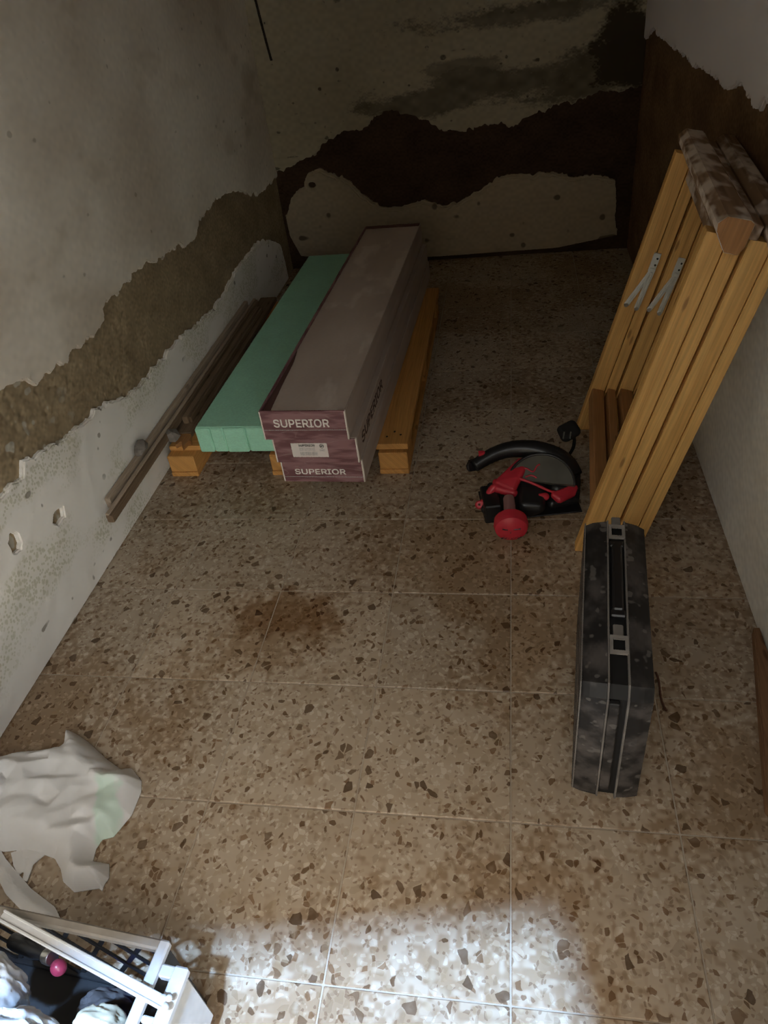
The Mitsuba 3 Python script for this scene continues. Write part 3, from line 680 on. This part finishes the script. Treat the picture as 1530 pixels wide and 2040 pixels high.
# mains plug hanging over the handle
PL = thing('power_plug', 'black mains plug with two bright pins resting on the circular saw', 'plug')
pc = np.array([0.164, 2.004, 0.178])
obj('plug_body', hull([(pc + [0.018, 0.020, 0.010], .016), (pc + [0.028, 0.0, 0.0], .017), (pc + [-0.012, 0.010, 0.0], .015), (pc + [0.0, -0.012, -0.010], .018)]), 'black_rubber', PL, smooth=50)
for dx in (-0.007, 0.013):
    obj('pin', tube([pc + [dx, -0.022, 0.012], pc + [dx - 0.004, -0.046, 0.004]], 0.0024, 8), 'steel', PL, smooth=40)
obj('cord', tube(spline([pc + [0.018, 0.018, -0.005], pc + [0.030, 0.034, -0.05], pc + [0.024, 0.050, -0.11], pc + [-0.010, 0.062, -0.158], pc + [-0.06, 0.050, -0.1715], pc + [-0.11, 0.058, -0.1720]], 60), 0.0055, 8), 'black_rubber', PL, smooth=True)

# ---------------------------------------------------------------- black tool case
CA = thing('tool_case', 'dusty black plastic tool case standing on its edge in front of the pine sawhorses', 'tool case')
MCa = frame([0.118, 0.868, 0.0], *np.eye(3)) @ rotz(-5.3)
CWd, CLn, CH = 0.128, 0.505, 0.35
def shell(x0, x1, taper_lo, taper_hi):
    """one half shell: a slab with chamfered ends and a tapered outer face"""
    pts = []
    c = 0.045
    prof = [(0.012, 0.0), (CLn - 0.012, 0.0), (CLn, 0.014), (CLn, CH - 0.03), (CLn - 0.02, CH), (0.018, CH), (0.0, CH - 0.022), (0.0, 0.014)]
    cy, cz = CLn / 2, CH / 2
    for (yy, zz) in prof:
        for x_, t in ((x0, taper_lo), (x1, taper_hi)):
            pts.append([x_, cy + (yy - cy) * (1 - t * 2 / CLn), cz + (zz - cz) * (1 - t * 2 / CH) if zz > 0.02 else zz])
    return trimesh.convex.convex_hull(np.array(pts))
obj('lid_shell', mv(cat([shell(0.0, 0.018, 0.010, 0.004), shell(0.018, 0.048, 0.004, 0.0)]), MCa), 'case_black', CA)
obj('base_shell', mv(cat([shell(0.088, 0.112, 0.0, 0.004), shell(0.112, 0.130, 0.004, 0.010)]), MCa), 'case_black', CA)
obj('core', mv(shell(0.048, 0.088, 0.008, 0.008), MCa), 'case_inner', CA)
prof = [(0.012, 0.001), (CLn - 0.012, 0.001), (CLn + 0.002, 0.014), (CLn + 0.002, CH - 0.03), (CLn - 0.02, CH + 0.003), (0.018, CH + 0.003), (-0.003, CH - 0.022), (-0.003, 0.014)]
ringp = Polygon(prof).difference(Polygon(prof).buffer(-0.010))
for x0 in (0.0485, 0.0845):
    e = trimesh.creation.extrude_polygon(ringp, 0.0035, engine='earcut')
    obj('seam_lip', mv(e, MCa @ frame([x0, 0, 0], [0, 1, 0], [0, 0, 1], [1, 0, 0])), 'case_lip', CA, label='pale worn seam lip')
e = trimesh.creation.extrude_polygon(Polygon(prof).buffer(-0.009).difference(Polygon(prof).buffer(-0.02)), 0.0025, engine='earcut')
obj('seam_lip', mv(e, MCa @ frame([0.0005, 0, 0], [0, 1, 0], [0, 0, 1], [1, 0, 0])), 'case_lip', CA)
# carrying handle lying in the channel
hz = CH - 0.003
HN = obj('handle', mv(cat([cbox([0.058, 0.20, hz + 0.000], [0.080, 0.40, hz + 0.011], 0.004), cbox([0.054, 0.185, hz - 0.004], [0.084, 0.205, hz + 0.008], 0.003), cbox([0.054, 0.395, hz - 0.004], [0.084, 0.415, hz + 0.008], 0.003)]), MCa), 'black_plastic', CA)
for y0 in (0.090, 0.425):
    fr = sbox(0.0, 0.0, 0.034, 0.044).difference(sbox(0.006, 0.007, 0.028, 0.037))
    e = trimesh.creation.extrude_polygon(fr, 0.006, engine='earcut')
    LT = obj('latch', mv(e, MCa @ frame([0.0525, y0, hz + 0.002], *np.eye(3))), 'case_latch', CA, label='pale latch frame')
    obj('latch_tongue', mv(cbox([0.0585, y0 + 0.044, hz], [0.078, y0 + 0.075, hz + 0.006], 0.002), MCa), 'case_lip', LT)
e = mv(cbox([0.053, -0.0035, 0.04], [0.072, 0.008, CH - 0.03], 0.002), MCa)
obj('end_strip', e, 'case_black', CA)
# reddish strap end on the floor to the right of the case
obj('strap', tube(spline([(0.335, 1.20, 0.003), (0.338, 1.17, 0.004), (0.336, 1.13, 0.003), (0.343, 1.09, 0.0028)], 20), 0.0026, 8), 'strap_brown', smooth=True, label='thin reddish-brown strap on the floor right of the black case', cat='strap')

# ---------------------------------------------------------------- board lying along the right wall
PB = thing('wooden_board', 'brown wooden board lying on the floor along the right wall, at the photo edge', 'board')
pg = Polygon([(0.492, 0.856), (0.496, 0.846), (0.506, 0.842), (0.594, 0.842), (0.594, 1.33), (0.581, 1.33)])
e = trimesh.creation.extrude_polygon(pg, 0.026, engine='earcut')
e2 = trimesh.creation.extrude_polygon(pg.buffer(-0.003), 0.003, engine='earcut'); e2.apply_translation([0, 0, 0.026])
woodobj('board', cat([e, e2]), 'board_brown', PB)

# ---------------------------------------------------------------- thin rod on the back wall
obj('wall_cable', tube(spline([(-1.172, YB - 0.021, 1.045), (-1.185, YB - 0.021, 1.16), (-1.20, YB - 0.021, 1.32), (-1.225, YB - 0.021, 1.60), (-1.235, YB - 0.021, 2.0)], 30), 0.0055, 8), 'cable_black', smooth=True, label='thin dark cable hanging down the back wall by its left corner', cat='cable')

# ---------------------------------------------------------------- white plastic bag on the floor
def film(outline, height, seed, zfun=None, step=0.006, crease=0.5):
    """crumpled plastic film over an outline: folds radiating from a few knots, both faces"""
    P = Polygon(outline).buffer(0.003).buffer(-0.003)
    bd = [np.array(P.exterior.interpolate(t).coords[0]) for t in np.arange(0, P.exterior.length, step * 0.8)]
    x0, y0, x1, y1 = P.bounds
    gx_, gy_ = np.meshgrid(np.arange(x0, x1, step), np.arange(y0, y1, step))
    from shapely import contains_xy, distance, points
    q = np.c_[gx_.ravel(), gy_.ravel()] + np.random.default_rng(seed).uniform(-step * .25, step * .25, (gx_.size, 2))
    Pi = P.buffer(-step * 0.5)
    q = q[contains_xy(Pi, q[:, 0], q[:, 1])]
    V2 = np.vstack([bd, q])
    tri = Delaunay(V2).simplices
    cen = V2[tri].mean(1)
    tri = tri[contains_xy(P, cen[:, 0], cen[:, 1])]
    d = distance(P.exterior, points(V2))
    f = meshkit.fbm(np.c_[V2 * 9, np.full(len(V2), seed)], 3, seed)
    from scipy.interpolate import LinearNDInterpolator
    g_ = np.random.default_rng(seed + 100)
    nk = max(30, int((x1 - x0) * (y1 - y0) / 0.030 ** 2))
    kn = np.c_[g_.uniform(x0 - .05, x1 + .05, nk), g_.uniform(y0 - .05, y1 + .05, nk)]
    kn = np.vstack([kn, [[x0 - .2, y0 - .2], [x1 + .2, y0 - .2], [x0 - .2, y1 + .2], [x1 + .2, y1 + .2]]])
    st = np.array([[1.0, 0.35], [-0.25, 1.5]])
    fac = LinearNDInterpolator(kn @ st.T, g_.uniform(0, 1, len(kn)))(V2 @ st.T)
    fac = np.nan_to_num(fac, nan=0.5)
    r1 = 1 - np.abs(2 * meshkit.noise(np.c_[V2[:, 0] * 16 + 3 * f, V2[:, 1] * 26, np.full(len(V2), seed + .5)], seed) - 1)
    r2 = 1 - np.abs(2 * meshkit.noise(np.c_[V2[:, 0] * 34 + 3 * f, V2[:, 1] * 44, np.full(len(V2), seed + 2.5)], seed) - 1)
    prof = np.clip(d / 0.05, 0, 1); prof = prof * (2 - prof)
    z = 0.004 + height * prof * (0.25 + 0.40 * f + crease * (0.42 * fac + 0.10 * r2))
    if zfun is not None: z = z + zfun(V2)
    top = np.c_[V2, z]
    bot = np.c_[V2, np.maximum(z * 0.0 + 0.0015, z - 0.5 * height * prof - 0.003) if zfun is not None else np.full(len(V2), 0.0015)]
    n = len(V2)
    a_, b_, c_ = V2[tri[:, 0]], V2[tri[:, 1]], V2[tri[:, 2]]
    s = (b_[:, 0] - a_[:, 0]) * (c_[:, 1] - a_[:, 1]) - (b_[:, 1] - a_[:, 1]) * (c_[:, 0] - a_[:, 0])
    tri[s < 0] = tri[s < 0][:, ::-1]
    m = trimesh.Trimesh(np.vstack([top, bot]), np.vstack([tri, tri[:, ::-1] + n]), process=False)
    nb = len(bd)
    side = [[i, i + n, (i + 1) % nb + n] for i in range(nb)] + [[i, (i + 1) % nb + n, (i + 1) % nb] for i in range(nb)]
    m.faces = np.vstack([m.faces, side])
    return m

BG = thing('plastic_bag', 'crumpled white plastic carrier bag with a faded green print lying on the floor', 'plastic bag')
bag = [(-1.240, 0.853), (-1.21, 0.862), (-1.166, 0.88), (-1.123, 0.891), (-1.073, 0.906), (-1.087, 0.946), (-1.067, 0.949), (-1.018, 0.926), (-0.951, 0.884), (-0.897, 0.856), (-0.876, 0.863), (-0.839, 0.833), (-0.829, 0.808), (-0.828, 0.751), (-0.848, 0.7), (-0.871, 0.692), (-0.875, 0.671), (-0.87, 0.645), (-0.831, 0.642), (-0.819, 0.615), (-0.823, 0.602), (-0.822, 0.588), (-0.831, 0.593), (-0.88, 0.581), (-0.914, 0.599), (-0.932, 0.623), (-0.957, 0.644), (-1.002, 0.654), (-1.037, 0.657), (-1.082, 0.649), (-1.15, 0.66), (-1.235, 0.68)]
obj('body', film(bag, 0.075, 4, step=0.0045, crease=0.9), 'bag_film', BG, smooth=True)
obj('carry_strap', film([(-1.14, 0.69), (-1.068, 0.635), (-1.02, 0.606), (-0.977, 0.58), (-0.907, 0.55), (-0.874, 0.521), (-0.905, 0.521), (-0.959, 0.529), (-1.025, 0.564), (-1.10, 0.625), (-1.16, 0.67)], 0.030, 11), 'bag_film', BG, smooth=True)
obj('carry_strap', film([(-1.063, 0.648), (-1.032, 0.662), (-0.98, 0.655), (-0.999, 0.629), (-0.993, 0.592), (-1.005, 0.596), (-1.012, 0.615), (-1.019, 0.604), (-1.04, 0.62)], 0.014, 12), 'bag_film', BG, smooth=True)

# ---------------------------------------------------------------- crate with its contents
CR = thing('crate', 'black lattice crate with a pale grey rim, full of plastic bags, lower left corner', 'crate')
ca, sa = math.cos(math.radians(-5)), math.sin(math.radians(-5))
A_, B_ = np.array([-ca, -sa, 0]), np.array([sa, -ca, 0])     # along the far side, towards the viewer
MK = frame([-0.548, 0.421, 0.0], -A_, -B_, [0, 0, 1])          # local: x from -0.44 to 0, y from -0.30 to 0
KX, KY, KH, TP = 0.44, 0.30, 0.25, 0.015
def kb(lo, hi, b=0.0015): return mv(cbox(lo, hi, b), MK)
obj('rim', kb([-KX, -0.012, KH - 0.018], [0.0, 0.004, KH], 0.003), 'crate_grey_shaded', CR, label='dirty rim on the far side, its shade put into the colour')
obj('rim', kb([-0.004, -KY, KH - 0.014], [0.014, 0.004, KH + 0.001], 0.003), 'crate_grey', CR, label='pale grey rim')
obj('rim', kb([0.034, -KY, KH - 0.020], [0.058, -0.025, KH - 0.004], 0.003), 'crate_grey', CR, label='pale outer rim')
obj('rim', kb([-KX, -KY - 0.004, KH - 0.018], [0.0, -KY + 0.012, KH], 0.003), 'crate_grey', CR, label='pale grey rim')
obj('rim', kb([-KX - 0.004, -KY, KH - 0.018], [-KX + 0.012, 0.0, KH], 0.003), 'crate_grey', CR, label='pale grey rim')
for yb0, yb1, zt in ((-0.045, -0.027, 0.004), (-0.105, -0.095, 0.008), (-0.20, -0.19, 0.008)):
    obj('rim_bridge', kb([0.014, yb0, KH - 0.020], [0.036, yb1, KH - zt], 0.002), 'crate_grey', CR)
obj('bottom', kb([-KX + 0.01, -KY + 0.01, 0.004], [0.0 - 0.004, -0.008, 0.010]), 'crate_black', CR)
obj('side_panel', kb([0.036, -KY, 0.06], [0.052, -0.03, KH - 0.021], 0.003), 'crate_grey', CR, label='pale outer skirt of the right side')
obj('side_panel', kb([0.0, -KY, 0.0], [0.010, -0.001, KH - 0.015], 0.002), 'crate_black', CR)
obj('side_panel', kb([-KX, -KY, 0.0], [-KX + 0.008, -0.001, KH - 0.019], 0.002), 'crate_black', CR)
obj('side_panel', kb([-KX, -KY, 0.0], [0.0, -KY + 0.008, KH - 0.019], 0.002), 'crate_black', CR)
# far side: diamond lattice of slanting bars
def bar2(x0, z0, x1, z1, w, yo):
    d = np.array([x1 - x0, 0, z1 - z0]); L = np.linalg.norm(d); d /= L
    M_ = np.eye(4); M_[:3, 0], M_[:3, 1], M_[:3, 2], M_[:3, 3] = d, [0, 1, 0], np.cross(d, [0, 1, 0]), [x0, yo, z0]
    return mv(mv(cbox([0, -0.002, -w / 2], [L, 0.002, w / 2], 0.0008), M_), MK)
for i in range(-4, 8):
    for s in (1, -1):
        xa = -KX + 0.068 * i
        z0, z1 = 0.02, KH - 0.018
        dx = 0.13 * s
        t0, t1 = 0.0, 1.0
        xs, xe = (xa, xa + dx) if s > 0 else (xa + 0.13, xa)
        # clip to the side's width
        def cl(x): return min(max(x, -KX + 0.004), -0.004)
        ts = sorted([(c_ - xs) / (xe - xs) for c_ in (-KX + 0.004, -0.004)])
        t0, t1 = max(0, ts[0]), min(1, ts[1])
        if t1 - t0 < 0.08: continue
        obj('lattice_bar', bar2(xs + (xe - xs) * t0, z0 + (z1 - z0) * t0, xs + (xe - xs) * t1, z0 + (z1 - z0) * t1, 0.0085, -0.004 + 0.0012 * s), 'crate_black', CR)
obj('bottom_rail', kb([-KX, -0.012, 0.0], [0.0, 0.0, 0.02]), 'crate_black', CR)
# handle bar laid across the crate
P0, P1 = np.array([-0.825, 0.428, 0.268]), np.array([-0.505, 0.335, 0.262])
d = P1 - P0; L = np.linalg.norm(d); d /= L
sd = np.cross([0, 0, 1], d); sd /= np.linalg.norm(sd)
MH = frame(P0, d, sd, np.cross(d, sd))
BR = thing('metal_bar', 'pale grey metal bar lying across the crate at the lower left', 'bar')
obj('bar', mv(cat([cbox([0, -0.009, -0.003], [L, 0.009, 0.003], 0.0015), cbox([0, 0.0045, 0.003], [L, 0.009, 0.006], 0.0012), cbox([0, -0.009, 0.003], [L, -0.0045, 0.006], 0.0012)]), MH), 'bar_grey', BR)
for j, (o, r) in enumerate((((0.0, 0.004), 0.006), ((0.010, -0.004), 0.0055), ((0.008, 0.008), 0.005))):
    c = trimesh.creation.icosphere(2, r); c.apply_translation([L - 0.004 + o[0], o[1], 0.006])
    obj('knob', mv(c, MH), 'bar_grey', BR, smooth=True)

def crumple(c, r, seed, mat, name, label, cat_, group=None, sharp=0.5):
    """crushed film: a ball of flat facets with sharp creases"""
    g_ = np.random.default_rng(seed)
    s = trimesh.creation.icosphere(4, 1.0)
    v = np.array(s.vertices)
    w = meshkit.fbm(v * 1.5 + seed, 2)
    pl = 1 - np.abs(2 * meshkit.noise(np.c_[v[:, 0] * 1.6, v[:, 1] * 4.2, v[:, 2] * 1.6] + seed + 1.5 * w[:, None]) - 1)
    pl2 = 1 - np.abs(2 * meshkit.noise(np.c_[v[:, 0] * 3.1, v[:, 1] * 7.5, v[:, 2] * 3.3] + seed + 9 + 1.5 * w[:, None]) - 1)
    d = 0.62 + 0.30 * w + sharp * (0.55 * pl + 0.16 * pl2)
    s.vertices = v * d[:, None] * np.array(r) + np.array(c)
    return obj(name, s, mat, smooth=35, label=label, cat=cat_, group=group)
crumple([-0.818, 0.345, 0.222], [0.046, 0.036, 0.085], 2, 'bag_white', 'plastic_bag', 'crumpled white plastic bag in the crate at the very left edge', 'plastic bag')
crumple([-0.735, 0.272, 0.198], [0.058, 0.046, 0.085], 8, 'bag_white', 'plastic_bag', 'crumpled white plastic bag in the crate beside the cream one', 'plastic bag')
crumple([-0.628, 0.302, 0.178], [0.046, 0.048, 0.066], 15, 'bag_cream', 'plastic_bag', 'rounded cream plastic bundle in the crate', 'plastic bag', sharp=0.3)
crumple([-0.668, 0.362, 0.085], [0.050, 0.034, 0.052], 21, 'dark_cloth', 'cloth', 'dark grey cloth bunched up inside the crate', 'cloth')
bx = np.array([-0.758, 0.400, 0.200]); bd = np.array([0.86, -0.25, 0.30]); bd /= np.linalg.norm(bd)
BO = thing('bottle', 'small dark bottle with a shiny metal collar lying in the crate', 'bottle')
obj('bottle_body', drum([[0, -0.10], [0.013, -0.10], [0.014, -0.09], [0.014, -0.03], [0.010, -0.016], [0.010, 0.0], [0, 0.0]], bx, bd, 24), 'black_plastic', BO, smooth=40)
obj('collar', drum([[0, 0.0], [0.0125, 0.0], [0.0125, 0.014], [0.011, 0.016], [0, 0.016]], bx, bd, 24), 'steel', BO, smooth=40)
c = trimesh.creation.icosphere(3, 0.0125); c.apply_scale([1, 1, 1.15]); c.apply_translation([-0.727, 0.384, 0.203])
obj('pink_ball', c, 'pink_plastic', smooth=True, label='small glossy pink ball next to the bottle in the crate', cat='ball')
bp = np.array([-0.650, 0.404, 0.10])
obj('blue_pen', tube([bp + [-0.05, 0.012, 0.0], bp + [0.055, -0.020, 0.01]], 0.0065, 10), 'blue_plastic', smooth=40, label='blue plastic rod inside the crate behind the bar', cat='rod')
